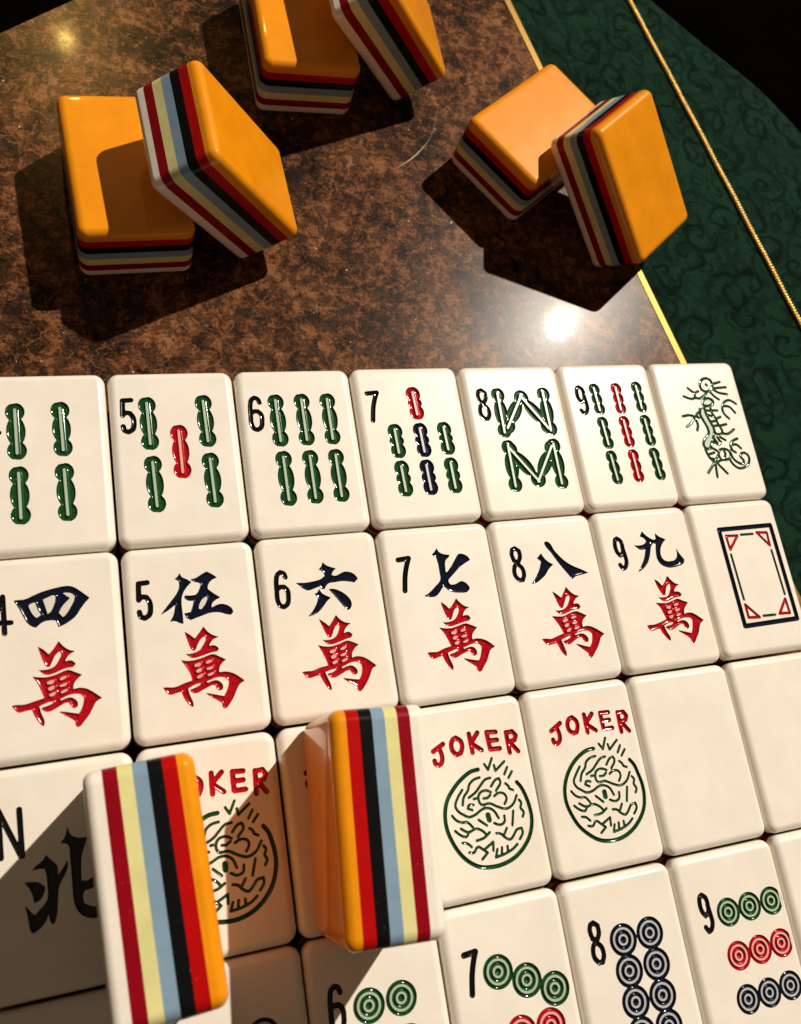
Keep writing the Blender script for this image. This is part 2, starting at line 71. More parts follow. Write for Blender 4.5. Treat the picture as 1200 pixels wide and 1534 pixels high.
POSE = {"A":{"R":[[0.99735,0.07276,0.0],[0.07276,-0.99735,0.0],[0.0,0.0,-1.0]],"o":[-37.435,87.95,14.3]},"B":{"R":[[0.07816,-0.60608,-0.79155],[-0.9969,-0.05494,-0.05637],[-0.00933,0.7935,-0.6085]],"o":[-13.266,86.506,21.291]},"C":{"R":[[0.99969,0.02509,0.0],[0.02509,-0.99969,0.0],[0.0,0.0,-1.0]],"o":[2.65,130.501,14.3]},"D":{"R":[[0.04338,-0.65422,-0.75506],[-0.99894,-0.03991,-0.02281],[-0.01521,0.75525,-0.65526]],"o":[26.893,130.347,21.411]},"E":{"R":[[0.59863,-0.80103,0.0],[-0.80103,-0.59863,0.0],[0.0,0.0,-1.0]],"o":[55.718,105.387,14.3]},"F":{"R":[[-0.79248,-0.51014,-0.33427],[-0.60987,0.65671,0.44362],[-0.00679,0.55542,-0.83154]],"o":[74.472,85.916,20.721]},"G":{"R":[[0.0,-0.05484,-0.9985],[0.0,0.9985,-0.05484],[1.0,0.0,0.0]],"o":[-35.721,-38.936,25.08]},"H":{"R":[[0.0,-0.06564,0.99784],[0.0,-0.99784,-0.06564],[1.0,0.0,0.0]],"o":[-18.599,-36.309,25.08]}}

PW, PH = 22.0, 22.0 * 1.466175          # pitch of the laid-out grid
TW, TH, TT = 21.62, PH - 0.42, 14.30    # one tile: width, height, thickness
RC, BV, BVB = 1.95, 1.4, 1.65                      # plan corner radius, edge rounding
ZL = [0.0, 2.35] + [2.35 + (TT - 4.85) / 5 * i for i in range(1, 6)] + [TT]   # layer heights, orange back to ivory face

# ------------------------------------------------------------------ materials
def mat(name, color, rough=0.3, coat=0.0, coat_rough=0.06, spec=0.5, metallic=0.0):
    m = bpy.data.materials.new(name)
    m.use_nodes = True
    b = m.node_tree.nodes['Principled BSDF']
    b.inputs['Base Color'].default_value = (*color, 1)
    b.inputs['Roughness'].default_value = rough
    b.inputs['Metallic'].default_value = metallic
    b.inputs['Specular IOR Level'].default_value = spec
    b.inputs['Coat Weight'].default_value = coat
    b.inputs['Coat Roughness'].default_value = coat_rough
    return m

class NT:
    """tiny helper around a material's node tree"""
    def __init__(self, m):
        self.m, self.t = m, m.node_tree
        self.b = self.t.nodes['Principled BSDF']
    def n(self, kind, **kw):
        x = self.t.nodes.new(kind)
        for k, v in kw.items():
            setattr(x, k, v)
        return x
    def l(self, a, b):
        self.t.links.new(a, b)
    def coords(self, scale=1000.0):
        tc = self.n('ShaderNodeTexCoord'); mp = self.n('ShaderNodeMapping')
        mp.inputs['Scale'].default_value = (scale,) * 3
        self.l(tc.outputs['Object'], mp.inputs['Vector'])
        return mp.outputs['Vector']
    def noise(self, vec, scale, detail=3.0, rough=0.5, dist=0.0):
        x = self.n('ShaderNodeTexNoise')
        x.inputs['Scale'].default_value = scale; x.inputs['Detail'].default_value = detail
        x.inputs['Roughness'].default_value = rough; x.inputs['Distortion'].default_value = dist
        self.l(vec, x.inputs['Vector'])
        return x.outputs['Fac']
    def math(self, op, a, b=None, c=None, clamp=False):
        x = self.n('ShaderNodeMath', operation=op, use_clamp=clamp)
        for i, v in enumerate((a, b, c)):
            if v is None: continue
            if isinstance(v, (int, float)): x.inputs[i].default_value = v
            else: self.l(v, x.inputs[i])
        return x.outputs[0]
    def ramp(self, fac, stops):
        x = self.n('ShaderNodeValToRGB'); e = x.color_ramp.elements
        while len(e) < len(stops): e.new(0.5)
        for el, (p, c) in zip(e, stops):
            el.position = p; el.color = (*c, 1) if len(c) == 3 else c
        self.l(fac, x.inputs['Fac'])
        return x.outputs['Color']
    def mix(self, fac, a, b, blend='MIX'):
        x = self.n('ShaderNodeMix', data_type='RGBA', blend_type=blend)
        for s, v in ((x.inputs['Factor'], fac), (x.inputs['A'], a), (x.inputs['B'], b)):
            if isinstance(v, (int, float)): s.default_value = v
            elif isinstance(v, tuple): s.default_value = (*v, 1)
            else: self.l(v, s)
        return x.outputs['Result']
    def bump(self, height, dist, strength=1.0, into=True):
        x = self.n('ShaderNodeBump')
        x.inputs['Distance'].default_value = dist; x.inputs['Strength'].default_value = strength
        self.l(height, x.inputs['Height'])
        if into: self.l(x.outputs['Normal'], self.b.inputs['Normal'])
        return x.outputs['Normal']

def plastic(name, color, rough=0.34, var=0.05, coat=0.3, tint=0.0, smear=0.16, spec=0.06):
    """polished moulded resin: faint cloudiness, specks, hairline wear and finger grease in the gloss"""
    m = mat(name, color, rough, coat, 0.045, spec)
    k = NT(m); v = k.coords()
    oi = k.n('ShaderNodeObjectInfo')
    off = k.n('ShaderNodeVectorMath', operation='MULTIPLY_ADD')
    k.l(oi.outputs['Random'], off.inputs[0]); off.inputs[1].default_value = (97, 61, 43); k.l(v, off.inputs[2])
    v = off.outputs[0]
    cl = k.noise(v, 0.16, 4, 0.55)
    dark = tuple(c * (1 - 2.2 * var) for c in color); lite = tuple(min(1, c * (1 + var)) for c in color)
    col = k.ramp(cl, [(0.3, dark), (0.7, lite)])
    if tint:   # every tile has aged a little differently
        col = k.mix(k.math('MULTIPLY', oi.outputs['Random'], tint), col, (0.78, 0.62, 0.40), 'MIX')
    sp = k.math('GREATER_THAN', k.noise(v, 2.6, 1.0), 0.775)
    col = k.mix(k.math('MULTIPLY', sp, 0.40), col, tuple(min(1, c * 0.6 + 0.2) for c in color) if not tint else (0.40, 0.30, 0.19))
    k.l(col, k.b.inputs['Base Color'])
    wear = None
    for ang, sc in ((0.35, 1.0), (-0.9, 1.4), (1.7, 0.8)):
        mp = k.n('ShaderNodeMapping'); mp.inputs['Rotation'].default_value = (0, 0, ang); mp.inputs['Scale'].default_value = (0.07 * sc, 4.5 * sc, 0.07)
        k.l(v, mp.inputs['Vector'])
        x = k.math('GREATER_THAN', k.noise(mp.outputs['Vector'], 1.0, 2, 0.5, 0.2), 0.74)
        wear = x if wear is None else k.math('MAXIMUM', wear, x)
    grease = k.noise(v, 0.23, 5, 0.65, 0.8)
    cr = k.math('ADD', k.math('MULTIPLY_ADD', grease, smear, -0.2 * smear), k.math('MULTIPLY', wear, 0.10))
    k.l(cr, k.b.inputs['Coat Roughness'])
    k.l(k.math('ADD', k.math('MULTIPLY_ADD', grease, 0.22, rough - 0.11), k.math('MULTIPLY', wear, 0.15)), k.b.inputs['Roughness'])
    k.bump(k.noise(v, 0.11, 2), 0.00012, 0.6)
    return m

M = dict(
    ivory=plastic('ivory_resin', (0.83, 0.775, 0.695), 0.34, 0.025, 0.8, 0.10, 0.16, 0.3),
    crimson=plastic('crimson_resin', (0.25, 0.002, 0.009)),
    cream=plastic('cream_resin', (0.70, 0.66, 0.30)),
    blue=plastic('blue_resin', (0.21, 0.32, 0.43)),
    black=plastic('black_resin', (0.004, 0.0045, 0.005)),
    red=plastic('red_resin', (0.42, 0.003, 0.003)),
    orange=plastic('orange_resin', (0.78, 0.27, 0.0035), 0.34, 0.05, 0.75, 0.0, 0.05, 0.13),
)

def paint(name, color, bumps):
    m = mat(name, color, 0.5, 1.0, 0.09, 0.0)
    k = NT(m); v = k.coords()
    n = k.noise(v, 1.7, 3, 0.6)
    k.l(k.ramp(n, [(0.3, tuple(c * 0.65 for c in color)), (0.7, tuple(min(1, c * 1.25) for c in color))]), k.b.inputs['Base Color'])
    k.bump(k.noise(v, 2.4, 2, 0.5), 0.00006, bumps)
    return m

PAINT = {
    'green': (paint('green_enamel', (0.008, 0.058, 0.015), 0.16), mat('green_tinted_ridge', (0.40, 0.50, 0.37), 0.3, 0.6)),
    'red': (paint('red_enamel', (0.40, 0.003, 0.009), 0.16), mat('red_tinted_ridge', (0.76, 0.38, 0.34), 0.3, 0.6)),
    'navy': (paint('navy_enamel', (0.003, 0.006, 0.019), 0.4), mat('navy_tinted_ridge', (0.44, 0.46, 0.48), 0.3, 0.6)),
    'ink': (paint('navy_ink', (0.003, 0.006, 0.019), 0.4), mat('bare_ivory_island', (0.70, 0.64, 0.56), 0.3, 0.6)),
    'black': (paint('black_enamel', (0.004, 0.004, 0.005), 0.12), mat('ivory_ridge', (0.72, 0.66, 0.54), 0.3, 0.6)),
}

# polished brown stone-pattern laminate
def laminate():
    m = mat('brown_stone_laminate', (0.1, 0.05, 0.03), 0.25, 0.013, 0.10, 0.06)
    k = NT(m); v = k.coords()
    big = k.noise(v, 0.055, 4, 0.55, 0.4)
    mid = k.noise(v, 0.31, 10, 0.72, 0.7)
    fine = k.noise(v, 1.5, 6, 0.75, 0.3)
    f = k.math('ADD', k.math('MULTIPLY', mid, 0.66), k.math('MULTIPLY', fine, 0.52))
    f = k.math('ADD', f, k.math('MULTIPLY', k.math('SUBTRACT', big, 0.5), 0.42))
    col = k.ramp(f, [(0.455, (0.006, 0.0045, 0.004)), (0.515, (0.020, 0.0105, 0.0065)), (0.565, (0.060, 0.0245, 0.0105)),
                     (0.625, (0.140, 0.053, 0.0205)), (0.73, (0.235, 0.108, 0.048))])
    vo = k.n('ShaderNodeTexVoronoi', feature='F1'); vo.inputs['Scale'].default_value = 0.62
    wv = k.n('ShaderNodeVectorMath', operation='ADD')
    nz = k.n('ShaderNodeTexNoise'); nz.inputs['Scale'].default_value = 0.5; nz.inputs['Detail'].default_value = 4
    k.l(v, nz.inputs['Vector'])
    sc = k.n('ShaderNodeVectorMath', operation='SCALE'); sc.inputs['Scale'].default_value = 3.0
    k.l(nz.outputs['Color'], sc.inputs[0]); k.l(v, wv.inputs[0]); k.l(sc.outputs[0], wv.inputs[1]); k.l(wv.outputs[0], vo.inputs['Vector'])
    flake = k.math('LESS_THAN', k.noise(vo.outputs['Color'], 3.0, 0), 0.43)
    col = k.mix(k.math('MULTIPLY', flake, 0.6), col, (0.018, 0.012, 0.009))
    speck = k.math('GREATER_THAN', k.noise(v, 1.9, 2, 0.5), 0.72)
    col = k.mix(k.math('MULTIPLY', speck, 0.45), col, (0.40, 0.27, 0.16))
    ve = k.n('ShaderNodeTexVoronoi', feature='DISTANCE_TO_EDGE'); ve.inputs['Scale'].default_value = 0.13
    k.l(wv.outputs[0], ve.inputs['Vector'])
    vein = k.math('MULTIPLY', k.math('LESS_THAN', ve.outputs['Distance'], 0.016), k.math('GREATER_THAN', k.noise(v, 0.12, 3), 0.53))
    col = k.mix(k.math('MULTIPLY', vein, 0.28), col, (0.26, 0.135, 0.065))
    dust = k.math('GREATER_THAN', k.noise(v, 1.15, 0), 0.868)
    col = k.mix(k.math('MULTIPLY', dust, 0.8), col, (0.62, 0.52, 0.42))
    # hairline wear: strongly stretched noise along two directions
    tot = None
    for ang, s in ((0.5, 1.0), (-1.1, 1.3), (1.9, 0.8)):
        mp = k.n('ShaderNodeMapping'); mp.inputs['Rotation'].default_value = (0, 0, ang); mp.inputs['Scale'].default_value = (0.035 * s, 2.6 * s, 1)
        k.l(v, mp.inputs['Vector'])
        x = k.math('GREATER_THAN', k.noise(mp.outputs['Vector'], 1.0, 2, 0.5, 0.3), 0.765)
        tot = x if tot is None else k.math('MAXIMUM', tot, x)
    col = k.mix(k.math('MULTIPLY', tot, 0.3), col, (0.42, 0.30, 0.20))
    k.l(col, k.b.inputs['Base Color'])
    k.l(k.math('ADD', k.math('MULTIPLY_ADD', k.noise(v, 0.4, 5, 0.6), 0.07, 0.03), k.math('MULTIPLY', tot, 0.12)), k.b.inputs['Coat Roughness'])
    nb = k.bump(k.noise(v, 1.2, 3, 0.6), 0.000004, 0.5)
    k.l(nb, k.b.inputs['Coat Normal'])
    return m

def damask():
    """dark green woven cloth with a tone-on-tone scroll pattern (one spiral per cell, warped)"""
    m = mat('green_damask', (0.012, 0.045, 0.024), 0.9, 0, 0.1, 0.04)
    k = NT(m); v = k.coords()
    nz = k.n('ShaderNodeTexNoise'); nz.inputs['Scale'].default_value = 0.10; nz.inputs['Detail'].default_value = 3
    k.l(v, nz.inputs['Vector'])
    sc = k.n('ShaderNodeVectorMath', operation='SCALE'); sc.inputs['Scale'].default_value = 10.0
    k.l(nz.outputs['Color'], sc.inputs[0])
    wv = k.n('ShaderNodeVectorMath', operation='ADD'); k.l(v, wv.inputs[0]); k.l(sc.outputs[0], wv.inputs[1])
    def spirals(scale, turns, width, seed):
        mp = k.n('ShaderNodeMapping'); mp.inputs['Location'].default_value = (seed, seed * 0.7, 0); mp.inputs['Scale'].default_value = (1, 1, 0)
        k.l(wv.outputs[0], mp.inputs['Vector'])
        vo = k.n('ShaderNodeTexVoronoi', feature='F1'); vo.voronoi_dimensions = '2D'
        vo.inputs['Scale'].default_value = scale; vo.inputs['Randomness'].default_value = 0.75
        k.l(mp.outputs['Vector'], vo.inputs['Vector'])
        d = k.n('ShaderNodeVectorMath', operation='SUBTRACT'); k.l(mp.outputs['Vector'], d.inputs[0]); k.l(vo.outputs['Position'], d.inputs[1])
        s = k.n('ShaderNodeSeparateXYZ'); k.l(d.outputs[0], s.inputs[0])
        th = k.math('DIVIDE', k.math('ARCTAN2', s.outputs['Y'], s.outputs['X']), 2 * math.pi)
        cs = k.n('ShaderNodeSeparateColor'); k.l(vo.outputs['Color'], cs.inputs[0])
        sign = k.math('SUBTRACT', k.math('MULTIPLY', k.math('GREATER_THAN', cs.outputs[0], 0.5), 2.0), 1.0)
        rr = k.math('MULTIPLY', k.math('POWER', vo.outputs['Distance'], 0.75), turns)
        ph = k.math('FRACT', k.math('ADD', k.math('ADD', rr, k.math('MULTIPLY', th, sign)), cs.outputs[1]))
        line = k.math('ADD', k.math('ABSOLUTE', k.math('SUBTRACT', ph, 0.5)), k.math('MULTIPLY', k.math('SUBTRACT', k.noise(v, 0.22, 4, 0.6), 0.5), 0.42))
        x = k.n('ShaderNodeMapRange', interpolation_type='SMOOTHSTEP'); x.inputs['From Min'].default_value = width; x.inputs['From Max'].default_value = width * 0.05
        k.l(line, x.inputs['Value'])
        fade = k.n('ShaderNodeMapRange', interpolation_type='SMOOTHSTEP'); fade.inputs['From Min'].default_value = 0.72; fade.inputs['From Max'].default_value = 0.45
        k.l(vo.outputs['Distance'], fade.inputs['Value'])
        return k.math('MULTIPLY', x.outputs[0], fade.outputs[0])
    a = spirals(0.082, 2.5, 0.26, 3.0)
    b = spirals(0.14, 1.6, 0.26, 41.0)
    leaf = k.n('ShaderNodeMapRange', interpolation_type='SMOOTHSTEP'); leaf.inputs['From Min'].default_value = 0.55; leaf.inputs['From Max'].default_value = 0.60
    k.l(k.noise(wv.outputs[0], 0.16, 1, 0.4, 1.6), leaf.inputs['Value'])
    pat = k.math('MAXIMUM', a, k.math('MULTIPLY', k.math('MAXIMUM', b, k.math('MULTIPLY', leaf.outputs[0], 0.6)), 0.75), clamp=True)
    col = k.mix(pat, (0.0082, 0.030, 0.0165), (0.0022, 0.0090, 0.0052))
    nap = k.noise(v, 2.0, 5, 0.8)
    col = k.mix(0.75, col, k.ramp(nap, [(0.3, (0.25, 0.25, 0.25)), (0.72, (1.7, 1.7, 1.7))]), 'MULTIPLY')
    big = k.noise(v, 0.05, 3, 0.5)
    col = k.mix(0.6, col, k.ramp(big, [(0.3, (0.65, 0.65, 0.65)), (0.7, (1.25, 1.25, 1.25))]), 'MULTIPLY')
    k.l(col, k.b.inputs['Base Color'])
    k.b.inputs['Sheen Weight'].default_value = 0.03
    k.b.inputs['Sheen Roughness'].default_value = 0.4
    k.b.inputs['Sheen Tint'].default_value = (0.3, 0.6, 0.4, 1)
    wa = k.n('ShaderNodeTexWave', wave_type='BANDS', bands_direction='DIAGONAL'); wa.inputs['Scale'].default_value = 0.9; wa.inputs['Distortion'].default_value = 2.0
    k.l(v, wa.inputs['Vector'])
    hgt = k.math('ADD', k.math('MULTIPLY', nap, 0.8), k.math('MULTIPLY', wa.outputs['Fac'], 0.4))
    hgt = k.math('SUBTRACT', hgt, k.math('MULTIPLY', pat, 0.5))
    k.bump(hgt, 0.00035, 0.8)
    return m

def brass(name, color, rough, bump):
    m = mat(name, color, rough, 0, 0.1, 0.5, 1.0)
    k = NT(m); v = k.coords()
    n = k.noise(v, 1.1, 4, 0.6)
    k.l(k.ramp(n, [(0.3, tuple(c * 0.7 for c in color)), (0.7, color)]), k.b.inputs['Base Color'])
    k.l(k.math('MULTIPLY_ADD', n, 0.25, rough - 0.1), k.b.inputs['Roughness'])
    k.bump(k.noise(v, 1.6, 3), 0.0001, bump)
    return m

M_LAM, M_DAM = laminate(), damask()
M_BRASS = brass('brushed_brass', (0.21, 0.125, 0.034), 0.42, 0.05)
M_CORD = brass('gold_thread', (1.0, 0.74, 0.30), 0.40, 0.5)
M_FLOOR = mat('dark_carpet', (0.004, 0.0028, 0.002), 0.95, 0, 0.1, 0.1)
_k = NT(M_FLOOR)
_k.l(_k.ramp(_k.noise(_k.coords(), 0.02, 4), [(0.3, (0.003, 0.002, 0.0015)), (0.7, (0.016, 0.009, 0.006))]), _k.b.inputs['Base Color'])
M_THREAD = mat('pale_fibre', (0.42, 0.32, 0.21), 0.6)

# ------------------------------------------------------------------ mesh helpers
def mesh_obj(name, verts, faces, mats, parent=None, normals=None, matidx=None, smooth=True):
    me = bpy.data.meshes.new(name)
    me.from_pydata([tuple(v) for v in verts], [], [tuple(f) for f in faces])
    for m in mats: me.materials.append(m)
    if smooth: me.polygons.foreach_set('use_smooth', [True] * len(me.polygons))
    if matidx is not None: me.polygons.foreach_set('material_index', matidx)
    me.update()
    if normals is not None: me.normals_split_custom_set_from_vertices([tuple(n) for n in normals])
    return link(name, me, parent)

def link(name, me, parent=None):
    o = bpy.data.objects.new(name, me)
    COL.objects.link(o)
    if parent is not None: o.parent = parent
    return o

def rrect(hw, hh, rc, n=6):
    """rounded rectangle, counter-clockwise: points and outward normals"""
    P, N = [], []
    for cx, cy, a0 in ((hw - rc, hh - rc, 0), (-hw + rc, hh - rc, 90), (-hw + rc, -hh + rc, 180), (hw - rc, -hh + rc, 270)):
        for i in range(n + 1):
            a = R(a0 + 90 * i / n)
            P.append((cx + rc * math.cos(a), cy + rc * math.sin(a))); N.append((math.cos(a), math.sin(a)))
    return np.array(P), np.array(N)

NB = 7
def side_rings(kind, z0, z1):
    """rings (verts mm, normals) running upward for a layer: 'mid', 'top' (rounded above), 'bottom' (rounded below)"""
    rings = []
    def ring(d, z, nh, nz):
        P, N = rrect(TW / 2 - d, TH / 2 - d, max(RC - d, 0.02))
        rings.append((np.c_[P, np.full(len(P), z)], np.c_[N * nh, np.full(len(N), nz)]))
    if kind == 'bottom':
        for i in range(NB + 1):
            a = math.pi / 2 * (1 - i / NB)
            ring(BVB * (1 - math.cos(a)), z0 + BVB * (1 - math.sin(a)), math.cos(a), -math.sin(a))
        ring(0, z1, 1, 0)
    elif kind == 'top':
        ring(0, z0, 1, 0)
        for i in range(NB + 1):
            a = math.pi / 2 * i / NB
            ring(BV * (1 - math.cos(a)), z1 - BV * (1 - math.sin(a)), math.cos(a), math.sin(a))
    else:
        ring(0, z0, 1, 0); ring(0, z1, 1, 0)
    return rings

def band(rings):
    V = np.vstack([r[0] for r in rings]); N = np.vstack([r[1] for r in rings]); n = len(rings[0][0]); F = []
    for k in range(len(rings) - 1):
        for i in range(n):
            j = (i + 1) % n
            F.append((k * n + i, k * n + j, (k + 1) * n + j, (k + 1) * n + i))
    return V, N, F, n

LAYERS = (('orange_back', 'orange'), ('red_layer', 'red'), ('black_layer', 'black'), ('blue_layer', 'blue'), ('cream_layer', 'cream'), ('crimson_layer', 'crimson'))
LAYER_MESH = {}
def layer_mesh(i):
    if i in LAYER_MESH: return LAYER_MESH[i]
    nm, mk = LAYERS[i]
    V, N, F, n = band(side_rings('bottom' if i == 0 else 'mid', ZL[i], ZL[i + 1]))
    if i == 0:
        F.append(tuple(range(n - 1, -1, -1)))
    me = bpy.data.meshes.new(nm)
    me.from_pydata([tuple(v * MM) for v in V], [], F)
    me.materials.append(M[mk])
    me.polygons.foreach_set('use_smooth', [True] * len(me.polygons))
    me.update()
    me.normals_split_custom_set_from_vertices([tuple(x) for x in N])
    LAYER_MESH[i] = me
    return me

# ------------------------------------------------------------------ engraved designs
def smooth_pts(P, closed, keep=48, sub=4):
    """Hermite-smooth a traced outline, keeping corners sharper than `keep` degrees"""
    P = np.array(P, float); n = len(P)
    if n < 3: return P
    tin = np.zeros_like(P); tout = np.zeros_like(P)
    for i in range(n):
        a, b, c = P[(i - 1) % n], P[i], P[(i + 1) % n]
        if not closed and i == 0: tin[i] = tout[i] = c - b; continue
        if not closed and i == n - 1: tin[i] = tout[i] = b - a; continue
        u, w = b - a, c - b; lu, lw = np.linalg.norm(u) + 1e-9, np.linalg.norm(w) + 1e-9
        ang = math.degrees(math.acos(max(-1, min(1, float(u @ w) / (lu * lw)))))
        if ang > keep: tin[i], tout[i] = u, w
        else:
            d = u / lu + w / lw; d /= np.linalg.norm(d) + 1e-9
            tin[i], tout[i] = d * lu, d * lw
    out = []
    for i in range(n if closed else n - 1):
        a, b = P[i], P[(i + 1) % n]; ta, tb = tout[i], tin[(i + 1) % n]
        for s in range(sub):
            t = s / sub
            out.append((2*t**3 - 3*t*t + 1) * a + (t**3 - 2*t*t + t) * ta + (-2*t**3 + 3*t*t) * b + (t**3 - t*t) * tb)
    if not closed: out.append(P[-1])
    return np.array(out)

def seg_dist(P, A, B):
    d = B - A; L = (d * d).sum(1) + 1e-12; best = np.full(len(P), 1e9)
    for k in range(0, len(A), 48):
        a, dd, l = A[k:k+48], d[k:k+48], L[k:k+48]
        t = np.clip(((P[:, None, :] - a) * dd).sum(2) / l, 0, 1)
        q = P[:, None, :] - a - t[..., None] * dd
        best = np.minimum(best, (q * q).sum(2).min(1))
    return np.sqrt(best)

class Poly:
    def __init__(s, loops):
        s.loops = [np.array(l, float) for l in loops]
        s.A = np.vstack(s.loops); s.B = np.vstack([np.roll(l, -1, 0) for l in s.loops])
        s.lo, s.hi = s.A.min(0), s.A.max(0)
    def sdf(s, P):
        d = seg_dist(P, s.A, s.B); ins = np.zeros(len(P), bool)
        for (x0, y0), (x1, y1) in zip(s.A, s.B):
            if y0 == y1: continue
            c = (y0 > P[:, 1]) != (y1 > P[:, 1])
            ins ^= c & (P[:, 0] < (x1 - x0) * (P[:, 1] - y0) / (y1 - y0) + x0)
        return np.where(ins, d, -d)

class Inset:
    def __init__(s, base, off): s.b, s.o, s.lo, s.hi = base, off, base.lo, base.hi
    def sdf(s, P): return s.b.sdf(P) - s.o

class Stroke:
    def __init__(s, pts, w, closed=False):
        p = np.array(pts, float)
        s.A, s.B = (p, np.roll(p, -1, 0)) if closed else (p[:-1], p[1:])
        s.w = w / 2; s.lo, s.hi = p.min(0) - s.w, p.max(0) + s.w
    def sdf(s, P): return s.w - seg_dist(P, s.A, s.B)

class Disc:
    def __init__(s, c, r, hole=0): s.c, s.r, s.h = np.array(c), r, hole; s.lo, s.hi = s.c - r, s.c + r
    def sdf(s, P):
        d = np.linalg.norm(P - s.c, axis=1); x = s.r - d
        return np.minimum(x, d - s.h) if s.h else x

class Glyph:
    def __init__(s, name, color, shapes, islands=(), depth=0.38):
        s.name, s.color, s.shapes, s.islands, s.depth = name, color, shapes, islands, depth

H = 0.12     # sampling step of the engraving, mm
def face_and_glyphs(glyphs):
    """one triangulated tile face with holes, plus the painted grooves: (V, faces of face, [per glyph (paint faces, ridge faces)])"""
    loop, _ = rrect(TW / 2 - BV, TH / 2 - BV, max(RC - BV, 0.02))
    pts = [tuple(p) for p in loop]; nl = len(pts)
    edges = [(i, (i + 1) % nl) for i in range(nl)]
    if not glyphs:
        return np.c_[loop, np.zeros(nl)], [tuple(range(nl))], []
    x0, y0 = -TW / 2, -TH / 2; nx, ny = int(TW / H) + 1, int(TH / H) + 1
    S = np.full((ny, nx), -9.0); ID = np.zeros((ny, nx), int); ISL = np.full((ny, nx), -9.0); DP = np.zeros((ny, nx))
    def splat(sh, arr, gid=None):
        i0, j0 = max(0, int((sh.lo[0] - x0) / H) - 3), max(0, int((sh.lo[1] - y0) / H) - 3)
        i1, j1 = min(nx, int((sh.hi[0] - x0) / H) + 5), min(ny, int((sh.hi[1] - y0) / H) + 5)
        if i1 <= i0 or j1 <= j0: return
        X, Y = np.meshgrid(x0 + H * np.arange(i0, i1), y0 + H * np.arange(j0, j1))
        v = sh.sdf(np.c_[X.ravel(), Y.ravel()]).reshape(X.shape)
        sub = arr[j0:j1, i0:i1]; w = v > sub
        sub[w] = v[w]
        if gid is not None: ID[j0:j1, i0:i1][w] = gid
    for g, gl in enumerate(glyphs):
        for sh in gl.shapes: splat(sh, S, g)
        for sh in gl.islands: splat(sh, ISL)
    F = np.minimum(S, -ISL)
    F[np.abs(F) < 1e-4] = 1e-4
    lim = 0.25
    # contour of F = 0 by marching squares
    index = {}
    def cross(a, b):
        key = (a, b) if a < b else (b, a)
        if key not in index:
            (ja, ia), (jb, ib) = divmod(key[0], nx), divmod(key[1], nx)
            fa, fb = F[ja, ia], F[jb, ib]; t = min(0.96, max(0.04, fa / (fa - fb)))
            index[key] = len(pts)
            pts.append((x0 + H * (ia + (ib - ia) * t), y0 + H * (ja + (jb - ja) * t)))
        return index[key]
    pos = F > 0
    mixed = pos[:-1, :-1].astype(int) + pos[1:, :-1] + pos[:-1, 1:] + pos[1:, 1:]
    for j, i in np.argwhere((mixed > 0) & (mixed < 4)):
        q = (j * nx + i, j * nx + i + 1, (j + 1) * nx + i + 1, (j + 1) * nx + i)
        s = [pos[j, i], pos[j, i + 1], pos[j + 1, i + 1], pos[j + 1, i]]
        c = [k for k in range(4) if s[k] != s[(k + 1) % 4]]
        e = [cross(q[k], q[(k + 1) % 4]) for k in c]
        if len(e) == 2: edges.append((e[0], e[1]))
        elif s[0]: edges += [(e[0], e[1]), (e[2], e[3])]
        else: edges += [(e[3], e[0]), (e[1], e[2])]
    JJ, II = np.mgrid[0:ny, 0:nx]
    sel = (F > 0.05) & ((F < 0.5) | ((JJ % 3 == 0) & (II % 3 == 0)))
    for j, i in np.argwhere(sel): pts.append((x0 + H * i, y0 + H * j))
    out = delaunay_2d_cdt([Vector(p) for p in pts], edges, [], 0, 1e-5, False)
    V = np.array([tuple(v) for v in out[0]]); T = np.array(out[2])
    def sample(A, P):
        fx, fy = (P[:, 0] - x0) / H, (P[:, 1] - y0) / H
        i, j = np.clip(fx.astype(int), 0, nx - 2), np.clip(fy.astype(int), 0, ny - 2); u, w = fx - i, fy - j
        return A[j, i] * (1-u) * (1-w) + A[j, i+1] * u * (1-w) + A[j+1, i] * (1-u) * w + A[j+1, i+1] * u * w
    fz = np.maximum(sample(F, V), 0)
    fz[fz < 0.03] = 0
    Cn = V[T].mean(1); fc = sample(F, Cn); scn = sample(S, Cn)
    idc = ID[np.clip(np.rint((Cn[:, 1] - y0) / H).astype(int), 0, ny - 1), np.clip(np.rint((Cn[:, 0] - x0) / H).astype(int), 0, nx - 1)]
    vid = ID[np.clip(np.rint((V[:, 1] - y0) / H).astype(int), 0, ny - 1), np.clip(np.rint((V[:, 0] - x0) / H).astype(int), 0, nx - 1)]
    dep = np.array([g.depth for g in glyphs])[vid]
    z = -dep * np.sqrt(1 - (1 - np.minimum(fz / 0.42, 1)) ** 2)
    V3 = np.c_[V, z]
    ccw = ((V[T[:, 1], 0] - V[T[:, 0], 0]) * (V[T[:, 2], 1] - V[T[:, 0], 1]) - (V[T[:, 1], 1] - V[T[:, 0], 1]) * (V[T[:, 2], 0] - V[T[:, 0], 0])) > 0
    T = np.where(ccw[:, None], T, T[:, ::-1])
    face = [tuple(t) for t in T[(fc <= 0) & (scn <= 0)]]
    per = [([tuple(t) for t in T[(fc > 0) & (idc == g)]], [tuple(t) for t in T[(fc <= 0) & (scn > 0) & (idc == g)]]) for g in range(len(glyphs))]
    return V3, face, per

def compact(V, faces):
    idx = sorted({i for f in faces for i in f}); mp = {v: k for k, v in enumerate(idx)}
    return V[idx], [tuple(mp[i] for i in f) for f in faces]

def tile_root(label, group=None):
    e = bpy.data.objects.new('mahjong_tile', None)
    e.empty_display_size = 0.01
    COL.objects.link(e)
    e['label'] = label; e['category'] = 'tile'
    if group: e['group'] = group
    return e

